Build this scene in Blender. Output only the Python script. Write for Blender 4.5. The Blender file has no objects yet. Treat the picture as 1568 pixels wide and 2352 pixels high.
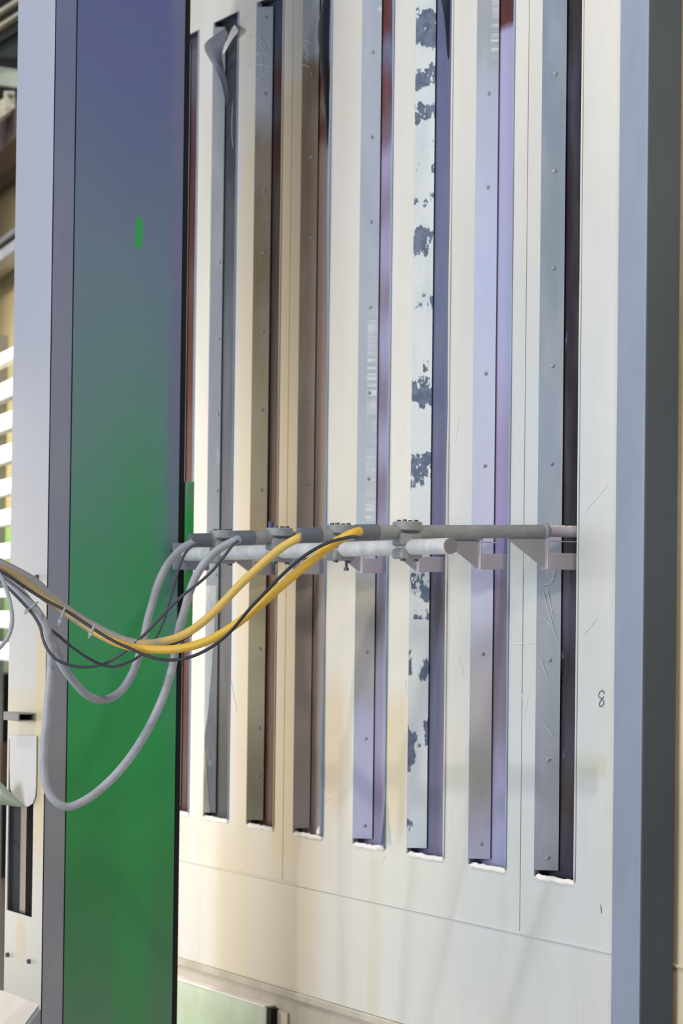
import bpy, bmesh, math, random
from mathutils import Vector, Matrix, noise as mnoise
random.seed(7)
scene = bpy.context.scene
col = scene.collection

# ------------------------------------------------------------------ camera model
FPX, W, H = 6000.0, 1568, 2352
YAW, PITCH, ROLL, SH = math.radians(27.5635), math.radians(1.27), 0.012, 103.584
CAM = Vector((5.26585, -2.881286, 1.6))
_phi = math.pi - YAW
_Fh = Vector((math.cos(_phi), math.sin(_phi), 0)); _R0 = Vector((math.sin(_phi), -math.cos(_phi), 0)); _U0 = Vector((0, 0, 1))
FW = _Fh*math.cos(PITCH) + _U0*math.sin(PITCH)
_Up = _U0*math.cos(PITCH) - _Fh*math.sin(PITCH)
RT = _R0*math.cos(ROLL) + _Up*math.sin(ROLL)
UP = _Up*math.cos(ROLL) - _R0*math.sin(ROLL)

def ray(px, py):
    return FW + RT*((px-784)/FPX) - UP*((py-1176-SH)/FPX)

def P(px, py, Y=0.0, X=None, D=None):
    """world point seen at a pixel on the plane y=Y, or x=X, or at depth D"""
    d = ray(px, py)
    t = D if D is not None else ((Y-CAM.y)/d.y if X is None else (X-CAM.x)/d.x)
    return CAM + d*t

# ------------------------------------------------------------------ materials
def lin(c):
    c = c/255.0
    return c/12.92 if c <= 0.04045 else ((c+0.055)/1.055)**2.4
def rgb(t): return (lin(t[0]), lin(t[1]), lin(t[2]), 1)

class NT:
    def __init__(s, name):
        s.m = bpy.data.materials.new(name); s.m.use_nodes = True
        s.t = s.m.node_tree; s.n = s.t.nodes; s.l = s.t.links
        s.b = s.n['Principled BSDF']
        s.pos = s.n.new('ShaderNodeNewGeometry').outputs['Position']
    def new(s, k, **kw):
        o = s.n.new(k)
        for a, v in kw.items(): setattr(o, a, v)
        return o
    def lk(s, a, b): s.l.new(a, b)
    def math(s, op, a, b=None, clamp=False):
        o = s.new('ShaderNodeMath', operation=op); o.use_clamp = clamp
        for i, v in enumerate((a, b)):
            if v is None: continue
            if isinstance(v, (int, float)): o.inputs[i].default_value = v
            else: s.lk(v, o.inputs[i])
        return o.outputs[0]
    def noise(s, scale=5, detail=4, rough=0.55, stretch=(1, 1, 1)):
        mp = s.new('ShaderNodeMapping'); mp.inputs['Scale'].default_value = stretch
        s.lk(s.pos, mp.inputs['Vector'])
        o = s.new('ShaderNodeTexNoise'); o.inputs['Scale'].default_value = scale
        o.inputs['Detail'].default_value = detail; o.inputs['Roughness'].default_value = rough
        s.lk(mp.outputs[0], o.inputs['Vector'])
        return o.outputs['Fac']
    def xyz(s):
        o = s.new('ShaderNodeSeparateXYZ'); s.lk(s.pos, o.inputs[0]); return o.outputs
    def ss(s, v, a, b):
        o = s.new('ShaderNodeMapRange', interpolation_type='SMOOTHSTEP'); s.lk(v, o.inputs['Value'])
        o.inputs['From Min'].default_value = a; o.inputs['From Max'].default_value = b
        return o.outputs['Result']
    def mix(s, fac, a, b):
        o = s.new('ShaderNodeMix', data_type='RGBA')
        if isinstance(fac, (int, float)): o.inputs['Factor'].default_value = fac
        else: s.lk(fac, o.inputs['Factor'])
        for i, v in ((6, a), (7, b)):
            if isinstance(v, tuple): o.inputs[i].default_value = v
            else: s.lk(v, o.inputs[i])
        return o.outputs[2]
    def ramp(s, v, stops, interp='EASE'):
        o = s.new('ShaderNodeValToRGB'); r = o.color_ramp; r.interpolation = interp
        stops = sorted(stops, key=lambda q: q[0])
        while len(r.elements) < len(stops): r.elements.new(0.5)
        for e, (p, c) in zip(r.elements, stops): e.position = p; e.color = c
        s.lk(v, o.inputs[0]); return o.outputs['Color']
    def done(s, c, rough=0.6, metal=0.0, spec=0.4, bump=None, bs=0.2, bd=0.002):
        if isinstance(c, tuple): s.b.inputs['Base Color'].default_value = c
        else: s.lk(c, s.b.inputs['Base Color'])
        s.b.inputs['Roughness'].default_value = rough; s.b.inputs['Metallic'].default_value = metal
        s.b.inputs['Specular IOR Level'].default_value = spec
        if bump is not None:
            o = s.new('ShaderNodeBump'); o.inputs['Strength'].default_value = bs; o.inputs['Distance'].default_value = bd
            s.lk(bump, o.inputs['Height']); s.lk(o.outputs[0], s.b.inputs['Normal'])
        return s.m

def plain(name, c, rough=0.55, metal=0.0, spec=0.4, var=0.12, scale=9.0, stretch=(1, 1, .35)):
    t = NT(name); n = t.noise(scale, 4, .6, stretch)
    a = rgb(c); d = tuple(v*(1-var) for v in a[:3])+(1,); e = tuple(min(1, v*(1+var)) for v in a[:3])+(1,)
    return t.done(t.mix(t.ss(n, .3, .7), d, e), rough, metal, spec)

def zmat(name, stops, z0=.95, z1=3.45, distort=.06, dscale=5, rough=.55, spec=.35, speck=None, sscale=22, samt=(.58, .66), sstretch=(1, 1, .4), var=.1, k=1.0, comb=None):
    """a coat of paint with powder, shade and light painted over parts of its height; stops = [(z, srgb)]"""
    t = NT(name); z = t.xyz()[2]
    n = t.noise(dscale, 4, .55, (3, 3, 1))
    v = t.math('ADD', z, t.math('MULTIPLY', t.math('SUBTRACT', n, .5), distort*2))
    mr = t.new('ShaderNodeMapRange'); t.lk(v, mr.inputs['Value'])
    mr.inputs['From Min'].default_value = z0; mr.inputs['From Max'].default_value = z1
    c = t.ramp(mr.outputs[0], [((a-z0)/(z1-z0), tuple(v*k for v in rgb(q)[:3])+(1,)) for a, q in stops])
    n2 = t.noise(14, 5, .6, (1, 1, .25))
    c = t.mix(t.math('MULTIPLY', t.ss(n2, .35, .75), var*2), c, (.8, .8, .82, 1))
    if speck:
        n3 = t.noise(sscale, 5, .6, sstretch)
        c = t.mix(t.ss(n3, *samt), c, rgb(speck))
    if comb:
        y = t.xyz()[1]; ya, yb_, za, zb_ = comb
        m = t.math('MULTIPLY', t.math('MULTIPLY', t.ss(y, ya-.002, ya+.002), t.math('SUBTRACT', 1.0, t.ss(y, yb_-.002, yb_+.002))), t.math('MULTIPLY', t.ss(z, za-.02, za+.02), t.math('SUBTRACT', 1.0, t.ss(z, zb_-.02, zb_+.02))))
        ln = t.noise(3, 3, .6, (1, 1, 42)); br = t.noise(4, 3, .5, (1, 4, 2))
        c = t.mix(t.math('MULTIPLY', m, t.math('MULTIPLY', t.ss(ln, .42, .56), t.ss(br, .3, .6))), c, rgb((232, 236, 240)))
    return t.done(c, rough, 0, spec)

def stain_shade_box(t, c, x, z, wob, b, color, amt, sx=.02, sz=.05):  # soft-edged box of colour, for stains and painted-in shade
    x0, x1, z0, z1 = b
    xx = t.math('ADD', x, t.math('MULTIPLY', wob, sx*2)); zz = t.math('ADD', z, t.math('MULTIPLY', wob, sz*2))
    m = t.math('MULTIPLY', t.ss(xx, x0-sx, x0+sx), t.math('SUBTRACT', 1.0, t.ss(xx, x1-sx, x1+sx)))
    m2 = t.math('MULTIPLY', t.ss(zz, z0-sz, z0+sz), t.math('SUBTRACT', 1.0, t.ss(zz, z1-sz, z1+sz)))
    return t.mix(t.math('MULTIPLY', t.math('MULTIPLY', m, m2), amt), c, rgb(color))

# ------------------------------------------------------------------ mesh helpers
class MB:
    def __init__(s): s.v = []; s.f = []
    def add(s, vs, fs):
        k = len(s.v); s.v += [Vector(q) for q in vs]; s.f += [tuple(i+k for i in q) for q in fs]; return s
    def box(s, x0, x1, y0, y1, z0, z1):
        v = [(x, y, z) for x in (x0, x1) for y in (y0, y1) for z in (z0, z1)]
        return s.add(v, [(0, 1, 3, 2), (4, 6, 7, 5), (0, 4, 5, 1), (2, 3, 7, 6), (0, 2, 6, 4), (1, 5, 7, 3)])
    def obox(s, c, ax, ay, az, hx, hy, hz):
        c = Vector(c); v = [c+ax*(i*hx)+ay*(j*hy)+az*(k*hz) for i in (-1, 1) for j in (-1, 1) for k in (-1, 1)]
        return s.add(v, [(0, 1, 3, 2), (4, 6, 7, 5), (0, 4, 5, 1), (2, 3, 7, 6), (0, 2, 6, 4), (1, 5, 7, 3)])
    def tube(s, pts, r, n=14, cap=True, inner=None):
        pts = [Vector(p) for p in pts]; rs = r if isinstance(r, (list, tuple)) else [r]*len(pts)
        t0 = (pts[1]-pts[0]).normalized()
        u = t0.orthogonal().normalized(); base = len(s.v); N = len(pts)
        for i, p in enumerate(pts):
            t = (pts[min(i+1, N-1)]-pts[max(i-1, 0)]).normalized()
            u = (u-t*u.dot(t)).normalized(); w = t.cross(u)
            for k in range(n):
                a = 2*math.pi*k/n; s.v.append(p+(u*math.cos(a)+w*math.sin(a))*rs[i])
        for i in range(N-1):
            for k in range(n):
                a = base+i*n+k; b = base+i*n+(k+1) % n
                s.f.append((a, b, b+n, a+n))
        if cap:
            s.f.append(tuple(base+k for k in reversed(range(n)))); s.f.append(tuple(base+(N-1)*n+k for k in range(n)))
        return s
    def cyl(s, a, b, r, n=24): return s.tube([a, b], r, n)
    def prism(s, poly, ext):
        """closed polygon of points swept by a vector"""
        n = len(poly); e = Vector(ext); v = [Vector(p) for p in poly]+[Vector(p)+e for p in poly]
        return s.add(v, [tuple(range(n)), tuple(range(2*n-1, n-1, -1))]+[(i, i+n, (i+1) % n+n, (i+1) % n) for i in range(n)])
    def grid(s, rows):
        k = len(s.v); m = len(rows[0])
        for r in rows: s.v += [Vector(p) for p in r]
        for i in range(len(rows)-1):
            for j in range(m-1): s.f.append((k+i*m+j, k+i*m+j+1, k+(i+1)*m+j+1, k+(i+1)*m+j))
        return s
    def sheet(s, xs, zs, filled, y0, y1):
        """flat sheet with holes: xs, zs break lines, filled(i, j) says whether that cell is metal"""
        nx, nz = len(xs)-1, len(zs)-1
        F = lambda i, j: 0 <= i < nx and 0 <= j < nz and filled(i, j)
        for i in range(nx):
            for j in range(nz):
                if not F(i, j): continue
                a, b, c, d = xs[i], xs[i+1], zs[j], zs[j+1]
                s.add([(a, y0, c), (b, y0, c), (b, y0, d), (a, y0, d)], [(0, 1, 2, 3)])
                s.add([(a, y1, c), (b, y1, c), (b, y1, d), (a, y1, d)], [(3, 2, 1, 0)])
                if not F(i-1, j): s.add([(a, y0, c), (a, y0, d), (a, y1, d), (a, y1, c)], [(0, 1, 2, 3)])
                if not F(i+1, j): s.add([(b, y0, c), (b, y1, c), (b, y1, d), (b, y0, d)], [(0, 1, 2, 3)])
                if not F(i, j-1): s.add([(a, y0, c), (a, y1, c), (b, y1, c), (b, y0, c)], [(0, 1, 2, 3)])
                if not F(i, j+1): s.add([(a, y0, d), (b, y0, d), (b, y1, d), (a, y1, d)], [(0, 1, 2, 3)])
        return s
    def build(s, name, mat, parent=None, smooth=None, bevel=0, solid=0, sub=0, label=None, seg=2):
        off = parent_world(parent)
        me = bpy.data.meshes.new(name); me.from_pydata([v-off for v in s.v], [], s.f); me.update()
        bm = bmesh.new(); bm.from_mesh(me); bmesh.ops.remove_doubles(bm, verts=bm.verts, dist=1e-6)
        bmesh.ops.recalc_face_normals(bm, faces=bm.faces); bm.to_mesh(me); bm.free()
        o = bpy.data.objects.new(name, me); col.objects.link(o)
        me.materials.append(mat)
        if parent: o.parent = parent
        if solid:
            m = o.modifiers.new('Solidify', 'SOLIDIFY'); m.thickness = solid; m.offset = 0
        if sub:
            m = o.modifiers.new('Subsurf', 'SUBSURF'); m.levels = m.render_levels = sub
        if bevel:
            m = o.modifiers.new('Bevel', 'BEVEL'); m.width = bevel; m.segments = seg; m.limit_method = 'ANGLE'
        if smooth is not None:
            me.polygons.foreach_set('use_smooth', [True]*len(me.polygons))
            me.set_sharp_from_angle(angle=math.radians(smooth))
        if label: o['label'] = label
        return o

def parent_world(p):
    v = Vector((0, 0, 0))
    while p is not None: v = v+p.location; p = p.parent
    return v

def tag(o, label, cat, group=None, kind=None):
    o['label'] = label; o['category'] = cat
    if group: o['group'] = group
    if kind: o['kind'] = kind
    return o
def empty(name, loc):
    o = bpy.data.objects.new(name, None); o.location = loc; o.empty_display_size = .05; col.objects.link(o); return o
def origin_to(o, loc):
    """put a lone mesh's origin at its base"""
    loc = Vector(loc); o.data.transform(Matrix.Translation(-loc)); o.location = loc; return o
def copy_tree(o, parent=None):
    c = o.copy(); col.objects.link(c)
    if parent: c.parent = parent
    for ch in [q for q in bpy.data.objects if q.parent == o]: copy_tree(ch, c)
    return c
def spline(pts, n=8):
    pts = [Vector(p) for p in pts]; q = [pts[0]*2-pts[1]]+pts+[pts[-1]*2-pts[-2]]; out = []
    for i in range(1, len(q)-2):
        a, b, c, d = q[i-1:i+3]
        for k in range(n):
            t = k/n
            out.append(.5*((2*b)+(c-a)*t+(2*a-5*b+4*c-d)*t*t+(3*b-a-3*c+d)*t**3))
    return out+[pts[-1]]

# ------------------------------------------------------------------ booth wall
ZB, ZT, ZSEAM, ZBOT, ZTOP = 1.063, 3.17, .938, .677, 3.7
SX = [(-1.27, -1.116)] + [(P(a, 1176).x, P(b, 1176).x) for a, b in ((475, 534), (574, 638), (681, 750), (818, 893), (942, 1029), (1083, 1171), (1234, 1329))]
FLANGE = [.045, .038, .0495, .047, .0525, .0511, .054, .0568]
SEAM1, SEAM2 = P(659, 1176).x, P(1203, 1176).x
XL, XR = -2.0, P(1413, 1176, Y=-.035).x+.012
WHITE = (226, 223, 219)

def wall_paint():
    t = NT('white_powder_coat'); x, _, z = t.xyz()
    n1 = t.noise(2.2, 5, .6, (1.6, 1, .5)); n2 = t.noise(9, 6, .65, (1.4, 1, .12)); n3 = t.noise(40, 4, .6, (1, 1, .15))
    wob = t.math('SUBTRACT', t.noise(6, 4, .6, (1, 1, .5)), .5)
    c = t.mix(t.ss(n1, .35, .75), rgb((226, 224, 221)), rgb((216, 213, 207)))
    low = t.math('SUBTRACT', 1.0, t.ss(z, 1.2, 2.2))
    c = t.mix(t.math('MULTIPLY', t.ss(n2, .5, .72), t.math('ADD', .12, t.math('MULTIPLY', low, .3))), c, rgb((206, 194, 168)))
    c = t.mix(t.math('MULTIPLY', t.ss(n3, .62, .72), t.math('MULTIPLY', low, .3)), c, rgb((240, 238, 232)))
    def st(px0, px1, py0, py1, colr, amt, sx=.02, sz=.05):
        nonlocal c
        c = stain_shade_box(t, c, x, z, wob, (P(px0, 1176).x, P(px1, 1176).x, P((px0+px1)/2, py1).z, P((px0+px1)/2, py0).z), colr, amt, sx, sz)
    # tan shade painted between the second and third slots and beside them, below head height
    st(634, 690, 200, 1980, (226, 209, 178), .8, .012, .03)
    st(548, 580, 320, 1900, (230, 214, 184), .6, .02, .14)
    st(470, 500, 1800, 2330, (232, 226, 210), .5, .04, .1)
    st(505, 590, 1900, 2330, (226, 212, 184), .6, .04, .1)
    st(600, 745, 1880, 2330, (228, 215, 192), .6, .05, .12)
    st(752, 800, 1560, 1860, (214, 196, 164), .7, .025, .06)  # gun and bar shadow bands painted between the slots
    st(888, 940, 1600, 1900, (212, 192, 152), .65, .02, .06)
    st(1030, 1082, 1650, 1820, (218, 204, 166), .35, .02, .05)
    st(1326, 1399, 1730, 1783, (206, 196, 160), .6, .012, .012)  # cast shadow of the gun bar painted in
    st(858, 884, 1960, 2340, (216, 198, 164), .5, .012, .05)  # narrow shadow band painted low on the wall
    st(1040, 1420, 500, 2340, (194, 204, 214), .55, .15, .5)  # cool daylight on the right side put into the wall colour
    st(800, 1060, 1900, 2340, (204, 208, 212), .35, .1, .2)
    return t.done(c, .5, 0, .35, t.noise(60, 3, .5), .06, .001)
WALLM = wall_paint()

wall = empty('wall_right', (0, 0, ZBOT)); tag(wall, 'white booth wall with tall open slots, right of the green column', 'wall', kind='structure')
TH = .004
def panel(x0, x1, slots):
    xs = [x0]+[v for s in slots for v in s]+[x1]
    return MB().sheet(xs, [ZSEAM+.002, ZB, ZT, ZTOP], lambda i, j: not (j == 1 and i % 2 == 1), 0, TH)
g = .0016
panel(XL, SEAM1-g, SX[0:3]).build('wall_panel', WALLM, wall)
panel(SEAM1+g, SEAM2-g, SX[3:7]).build('wall_panel', WALLM, wall)
panel(SEAM2+g, XR, SX[7:8]).build('wall_panel', WALLM, wall)
MB().box(XL, XR, 0, TH, ZBOT, ZSEAM-.002).build('wall_panel', WALLM, wall)
MB().tube([(XL, .0005, ZSEAM), (XR, .0005, ZSEAM)], .0042, 10).build('seam_bead', WALLM, wall, smooth=50)
SEAMD = plain('dark_seam_gap', (60, 58, 60), .8)
MB().box(SEAM1-.01, SEAM1+.01, TH+.001, TH+.004, ZSEAM, ZTOP).build('seam_backing', SEAMD, wall)
MB().box(SEAM2-.01, SEAM2+.01, TH+.001, TH+.004, ZSEAM, ZTOP).build('seam_backing', SEAMD, wall)

def zz(px, py): return P(px, py).z
GREY = (176, 184, 198)
strip_mats = [
    plain('strip_grey', GREY),
    zmat('strip_grey_scuffed', [(1.0, (128, 132, 142)), (1.25, (122, 122, 124)), (1.55, (132, 134, 140)), (1.62, (186, 178, 150)), (1.7, (168, 173, 180)), (2.4, (150, 156, 167)), (3.2, (140, 146, 158))], speck=(204, 210, 216), sscale=13, samt=(.6, .78)),
    zmat('strip_tan_shade', [(1.0, (176, 166, 140)), (1.15, (150, 142, 118)), (1.45, (206, 196, 160)), (1.9, (200, 186, 148)), (2.5, (148, 134, 108)), (2.78, (138, 124, 104)), (2.9, (170, 180, 200)), (3.2, (160, 174, 196))], distort=.05, speck=(205, 205, 205), samt=(.68, .76)),  # tan part is shade from the cool light, painted in
    zmat('strip_brown_shade', [(1.0, (172, 158, 152)), (1.5, (168, 154, 144)), (2.2, (158, 142, 128)), (2.7, (140, 124, 110)), (2.955, (128, 112, 96)), (3.0, (178, 184, 196)), (3.2, (172, 186, 204))], distort=.02),  # brown part below the soft edge is painted shade
    zmat('strip_blue_grey', [(1.0, (196, 196, 232)), (1.35, (190, 192, 222)), (1.45, (186, 184, 186)), (1.66, (186, 180, 170)), (1.75, (192, 206, 216)), (2.2, (180, 192, 204)), (2.6, (166, 178, 200)), (3.2, (172, 184, 204))], speck=(214, 226, 232), sscale=11, samt=(.64, .76), sstretch=(1, 1, 1.6), comb=(.017, .034, 1.72, 2.32)),
    None,
    zmat('strip_lilac', [(1.0, (186, 186, 222)), (1.12, (170, 170, 196)), (1.25, (160, 156, 156)), (1.45, (184, 182, 190)), (1.65, (200, 206, 236)), (1.9, (198, 206, 232)), (2.4, (188, 198, 232)), (2.7, (180, 190, 214)), (2.85, (160, 170, 182)), (3.2, (158, 172, 188))], comb=(.024, .037, 2.83, 3.2)),  # lilac part puts the cool light into the colour
    zmat('strip_slate', [(1.0, (146, 146, 162)), (1.2, (148, 154, 168)), (1.5, (160, 170, 184)), (2.0, (148, 162, 184)), (2.4, (134, 150, 168)), (3.2, (124, 142, 172))]),
]
def mottled():
    t = NT('strip_flaking_paint'); z = t.xyz()[2]
    dark = [(0, 105, .95), (135, 205, 1.3), (222, 285, .85), (345, 412, .75), (435, 480, .8), (500, 585, .6), (655, 720, .9), (745, 785, .5), (850, 925, .95), (1025, 1125, .85), (1300, 1400, .7), (1400, 1570, .8), (1640, 1765, 1), (1880, 1960, .35)]
    mr = t.new('ShaderNodeMapRange'); t.lk(z, mr.inputs['Value']); mr.inputs['From Min'].default_value = .95; mr.inputs['From Max'].default_value = 3.45
    def bands(dd):
        stops = []
        for a, b, s in dd:
            za, zb = zz(965, b), zz(965, a)
            stops += [((za-.02-.95)/2.5, 0), ((za+.02-.95)/2.5, s), ((zb-.02-.95)/2.5, s), ((zb+.01-.95)/2.5, 0)]
        return t.ramp(mr.outputs[0], sorted((min(1, max(0, p)), (v, v, v, 1)) for p, v in stops), 'LINEAR')
    band = t.mix(t.ss(z, zz(965, 790)-.001, zz(965, 790)+.001), bands(dark[6:] if False else [q for q in dark if q[0] > 790]), bands([q for q in dark if q[0] < 790]))
    n = t.noise(18, 6, .62, (1, 1.5, .7)); nb = t.noise(55, 4, .6)
    bw = t.new('ShaderNodeRGBToBW'); t.lk(band, bw.inputs[0])
    v = t.math('ADD', t.math('ADD', n, t.math('MULTIPLY', bw.outputs[0], .215)), t.math('MULTIPLY', t.math('SUBTRACT', nb, .5), .08))
    base = t.mix(t.ss(t.noise(8, 5, .6, (1, 1, .3)), .4, .65), rgb((232, 238, 242)), rgb((208, 220, 228)))
    c = t.mix(t.ss(v, .645, .665), base, t.mix(t.ss(nb, .4, .6), rgb((118, 132, 156)), rgb((96, 110, 134))))
    return t.done(c, .45)
strip_mats[5] = mottled()

inner_mats = [  # slot lighting painted in: lilac lit, maroon shaded, k darkens the recess
    zmat('inner_russet', var=.03, k=0.35, stops=[(.95, (120, 76, 70)), (1.5, (130, 72, 58)), (2.4, (150, 84, 64)), (2.9, (120, 60, 62)), (3.1, (150, 140, 160))], distort=.12),
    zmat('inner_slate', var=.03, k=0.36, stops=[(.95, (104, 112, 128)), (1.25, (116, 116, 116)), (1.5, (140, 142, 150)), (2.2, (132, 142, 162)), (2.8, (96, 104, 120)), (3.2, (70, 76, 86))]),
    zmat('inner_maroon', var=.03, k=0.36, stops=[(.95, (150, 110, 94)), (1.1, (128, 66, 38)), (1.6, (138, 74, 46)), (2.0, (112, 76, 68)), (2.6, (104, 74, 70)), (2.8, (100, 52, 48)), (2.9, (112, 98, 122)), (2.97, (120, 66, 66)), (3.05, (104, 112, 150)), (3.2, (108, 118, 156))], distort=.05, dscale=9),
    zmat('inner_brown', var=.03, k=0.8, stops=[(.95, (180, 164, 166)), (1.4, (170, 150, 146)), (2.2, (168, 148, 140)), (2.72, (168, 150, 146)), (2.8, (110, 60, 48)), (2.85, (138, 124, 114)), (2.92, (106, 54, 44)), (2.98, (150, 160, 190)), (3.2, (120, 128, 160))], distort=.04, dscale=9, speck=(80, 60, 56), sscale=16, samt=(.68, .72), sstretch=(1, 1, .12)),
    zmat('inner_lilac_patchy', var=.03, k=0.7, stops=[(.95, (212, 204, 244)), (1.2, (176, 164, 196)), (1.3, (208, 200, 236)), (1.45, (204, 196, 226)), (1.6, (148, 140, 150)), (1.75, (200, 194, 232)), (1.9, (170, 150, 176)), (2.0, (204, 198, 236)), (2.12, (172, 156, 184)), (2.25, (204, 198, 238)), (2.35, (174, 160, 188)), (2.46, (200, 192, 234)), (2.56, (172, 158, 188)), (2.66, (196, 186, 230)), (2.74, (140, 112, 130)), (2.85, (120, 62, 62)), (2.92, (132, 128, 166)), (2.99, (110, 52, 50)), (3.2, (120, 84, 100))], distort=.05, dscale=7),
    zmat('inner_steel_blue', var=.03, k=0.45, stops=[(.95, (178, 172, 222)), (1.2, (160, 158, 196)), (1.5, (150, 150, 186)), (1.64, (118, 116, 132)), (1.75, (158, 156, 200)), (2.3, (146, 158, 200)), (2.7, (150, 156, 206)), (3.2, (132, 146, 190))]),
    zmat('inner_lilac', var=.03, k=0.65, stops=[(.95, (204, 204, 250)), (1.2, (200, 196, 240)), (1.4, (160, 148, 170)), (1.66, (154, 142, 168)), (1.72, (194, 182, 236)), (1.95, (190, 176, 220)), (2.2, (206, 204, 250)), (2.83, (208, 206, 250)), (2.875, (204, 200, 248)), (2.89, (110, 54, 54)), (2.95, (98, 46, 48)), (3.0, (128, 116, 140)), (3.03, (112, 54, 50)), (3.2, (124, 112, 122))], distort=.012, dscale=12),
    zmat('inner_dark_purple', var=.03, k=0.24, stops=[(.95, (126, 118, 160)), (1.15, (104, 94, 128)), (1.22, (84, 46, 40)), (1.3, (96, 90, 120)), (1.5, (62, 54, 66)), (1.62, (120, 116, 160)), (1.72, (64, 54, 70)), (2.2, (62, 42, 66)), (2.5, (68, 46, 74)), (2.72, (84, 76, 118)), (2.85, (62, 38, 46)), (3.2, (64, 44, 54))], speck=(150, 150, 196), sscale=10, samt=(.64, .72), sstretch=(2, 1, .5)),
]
LIPM = plain('lip_blue_grey', (150, 170, 196), .5)
LIPD = plain('lip_dark', (52, 60, 76), .6)
SILLM = plain('powder_and_lit_edge_white', (250, 246, 244), .8, var=.05)
RIV = plain('rivet_grey', (150, 156, 164), .4, .3)
riv_px = {1: (498, [602, 778, 952, 1127, 1320]), 2: (600, [40, 216, 440, 580, 762, 942, 1125, 1300, 1490, 1672, 1783]), 3: (706, [170, 360, 547, 736, 922, 1112, 1300]), 4: (845, [120, 315, 510, 706, 902, 1100, 1498, 1696, 1896]),
          5: (967, [66, 268, 472, 678, 880, 1088, 1712]), 6: (1112, [215, 430, 858, 1070, 1502, 1938]), 7: (1265, [170, 393, 616, 840, 1065, 1516, 1745, 1970])}
FL = ['', '', '']
for k, (a, b) in enumerate(SX):
    d = FLANGE[k]*.703; m = MB()
    # strip: reveal plate facing along the wall; slot one's plate is torn narrower low down
    rows = []
    zs = [ZB+.012+(ZT-.012-ZB-.012)*i/60 for i in range(61)]
    for z in zs:
        dd = d
        rows.append([(a, .0005, z), (a+.4*dd, dd*.5, z), (a+.8*dd, dd, z)])
    m.grid(rows)
    s = m.build('slot_strip', strip_mats[k], wall, solid=.0025)
    if k == 1:
        T = [(zz(478, 1868), .021), (zz(478, 1800), .014), (zz(478, 1760), .008), (zz(478, 1700), .002), (zz(478, 1640), .012), (zz(478, 1500), .024), (zz(478, 1400), .030), (zz(478, 1345), .033)]
        fr_ = []
        for i in range(50):
            z = T[0][0]+(T[-1][0]-T[0][0])*i/49
            for (za, da), (zb_, db) in zip(T, T[1:]):
                if za <= z+1e-6 and z <= zb_+1e-6: dd = da+(db-da)*(z-za)/(zb_-za)
            dd = max(.001, dd*.72+.0012*mnoise.noise(Vector((z*40, 1, 2)))); o_ = .0022
            fr_.append([(a+.78*o_, -.6*o_+.001, z), (a+.8*dd*.5+.78*o_, dd*.5-.6*o_, z), (a+.8*dd+.78*o_, dd-.6*o_, z)])
        MB().grid(fr_).build('torn_film', zmat('film_scuffed', [(1.0, (186, 186, 184)), (1.14, (150, 146, 130)), (1.22, (196, 190, 172)), (1.3, (206, 210, 212)), (1.6, (196, 200, 202))], z0=.9, z1=1.8, speck=(232, 234, 234), sscale=16, samt=(.52, .68), distort=.03), s, solid=.0006, label='pale scuffed film torn off at its edge')
    if k in riv_px:
        px, ys = riv_px[k]; rm = MB()
        for py in ys:
            r_ = ray(px-(py-1176)*.010, py); nn = Vector((.78, -.625, 0)); t_ = nn.dot(Vector((a, 0, 0))-CAM)/nn.dot(r_); q = CAM+r_*t_
            rm.tube([q+nn*.0006, q+nn*.0028, q+nn*.0038], [.0044, .0040, .0018], 12)
        rm.build('rivets', RIV, s, smooth=40)
    yb = d+.004
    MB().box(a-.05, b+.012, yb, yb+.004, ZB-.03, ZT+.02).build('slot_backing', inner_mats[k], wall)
    # top closing plate and powder covered sill
    MB().box(a-.004, b+.006, .004, yb, ZT+.001, ZT+.004).build('slot_header', LIPD, wall)
    if k != 7 or True:
        pts = []
        n = 26
        for i in range(n+1):
            x = a+.012+(b-a-.014)*i/n
            pts.append((x, .001, ZB-.001+.0025*mnoise.noise(Vector((x*60, k*3.1, 0)))))
        rr = [.0035]+[.0062+.0014*mnoise.noise(Vector((p[0]*90, 5, k))) for p in pts[1:-1]]+[.004]
        MB().tube(pts, rr, 10).build('powder_sill', SILLM, wall, smooth=60, label='white powder built up along the bottom of a slot')
    # right-hand edging: a bent back lip, wavy where the film has lifted
    amp = {3: .007, 4: .004, 5: .003, 6: .003}.get(k, .0012)
    fr = []; dk = []
    for i in range(81):
        z = ZB+.004+(ZT-ZB-.006)*i/80
        w = amp*mnoise.noise(Vector((k*7.3, z*2.1, 1.7)))
        lw = .009 if k in (3, 4, 6) else .006
        fr.append([(b+.002, -.0012, z), (b-.001-abs(w)*.3, -.003-abs(w), z), (b-lw*.5-w*.6, .000, z)])
        dk.append([(b-lw*.5-w*.6, .0005, z), (b-lw-w*.6, .010, z), (b-lw-w*.6, .022, z)])
    MB().grid(dk).build('slot_lip', LIPD if k in (3, 4, 6) else LIPM, wall, smooth=60, solid=.0015)
    MB().grid(fr).build('lip_edge', WALLM if k in (2, 5, 7) else LIPM, wall, smooth=60, solid=.001)

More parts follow.
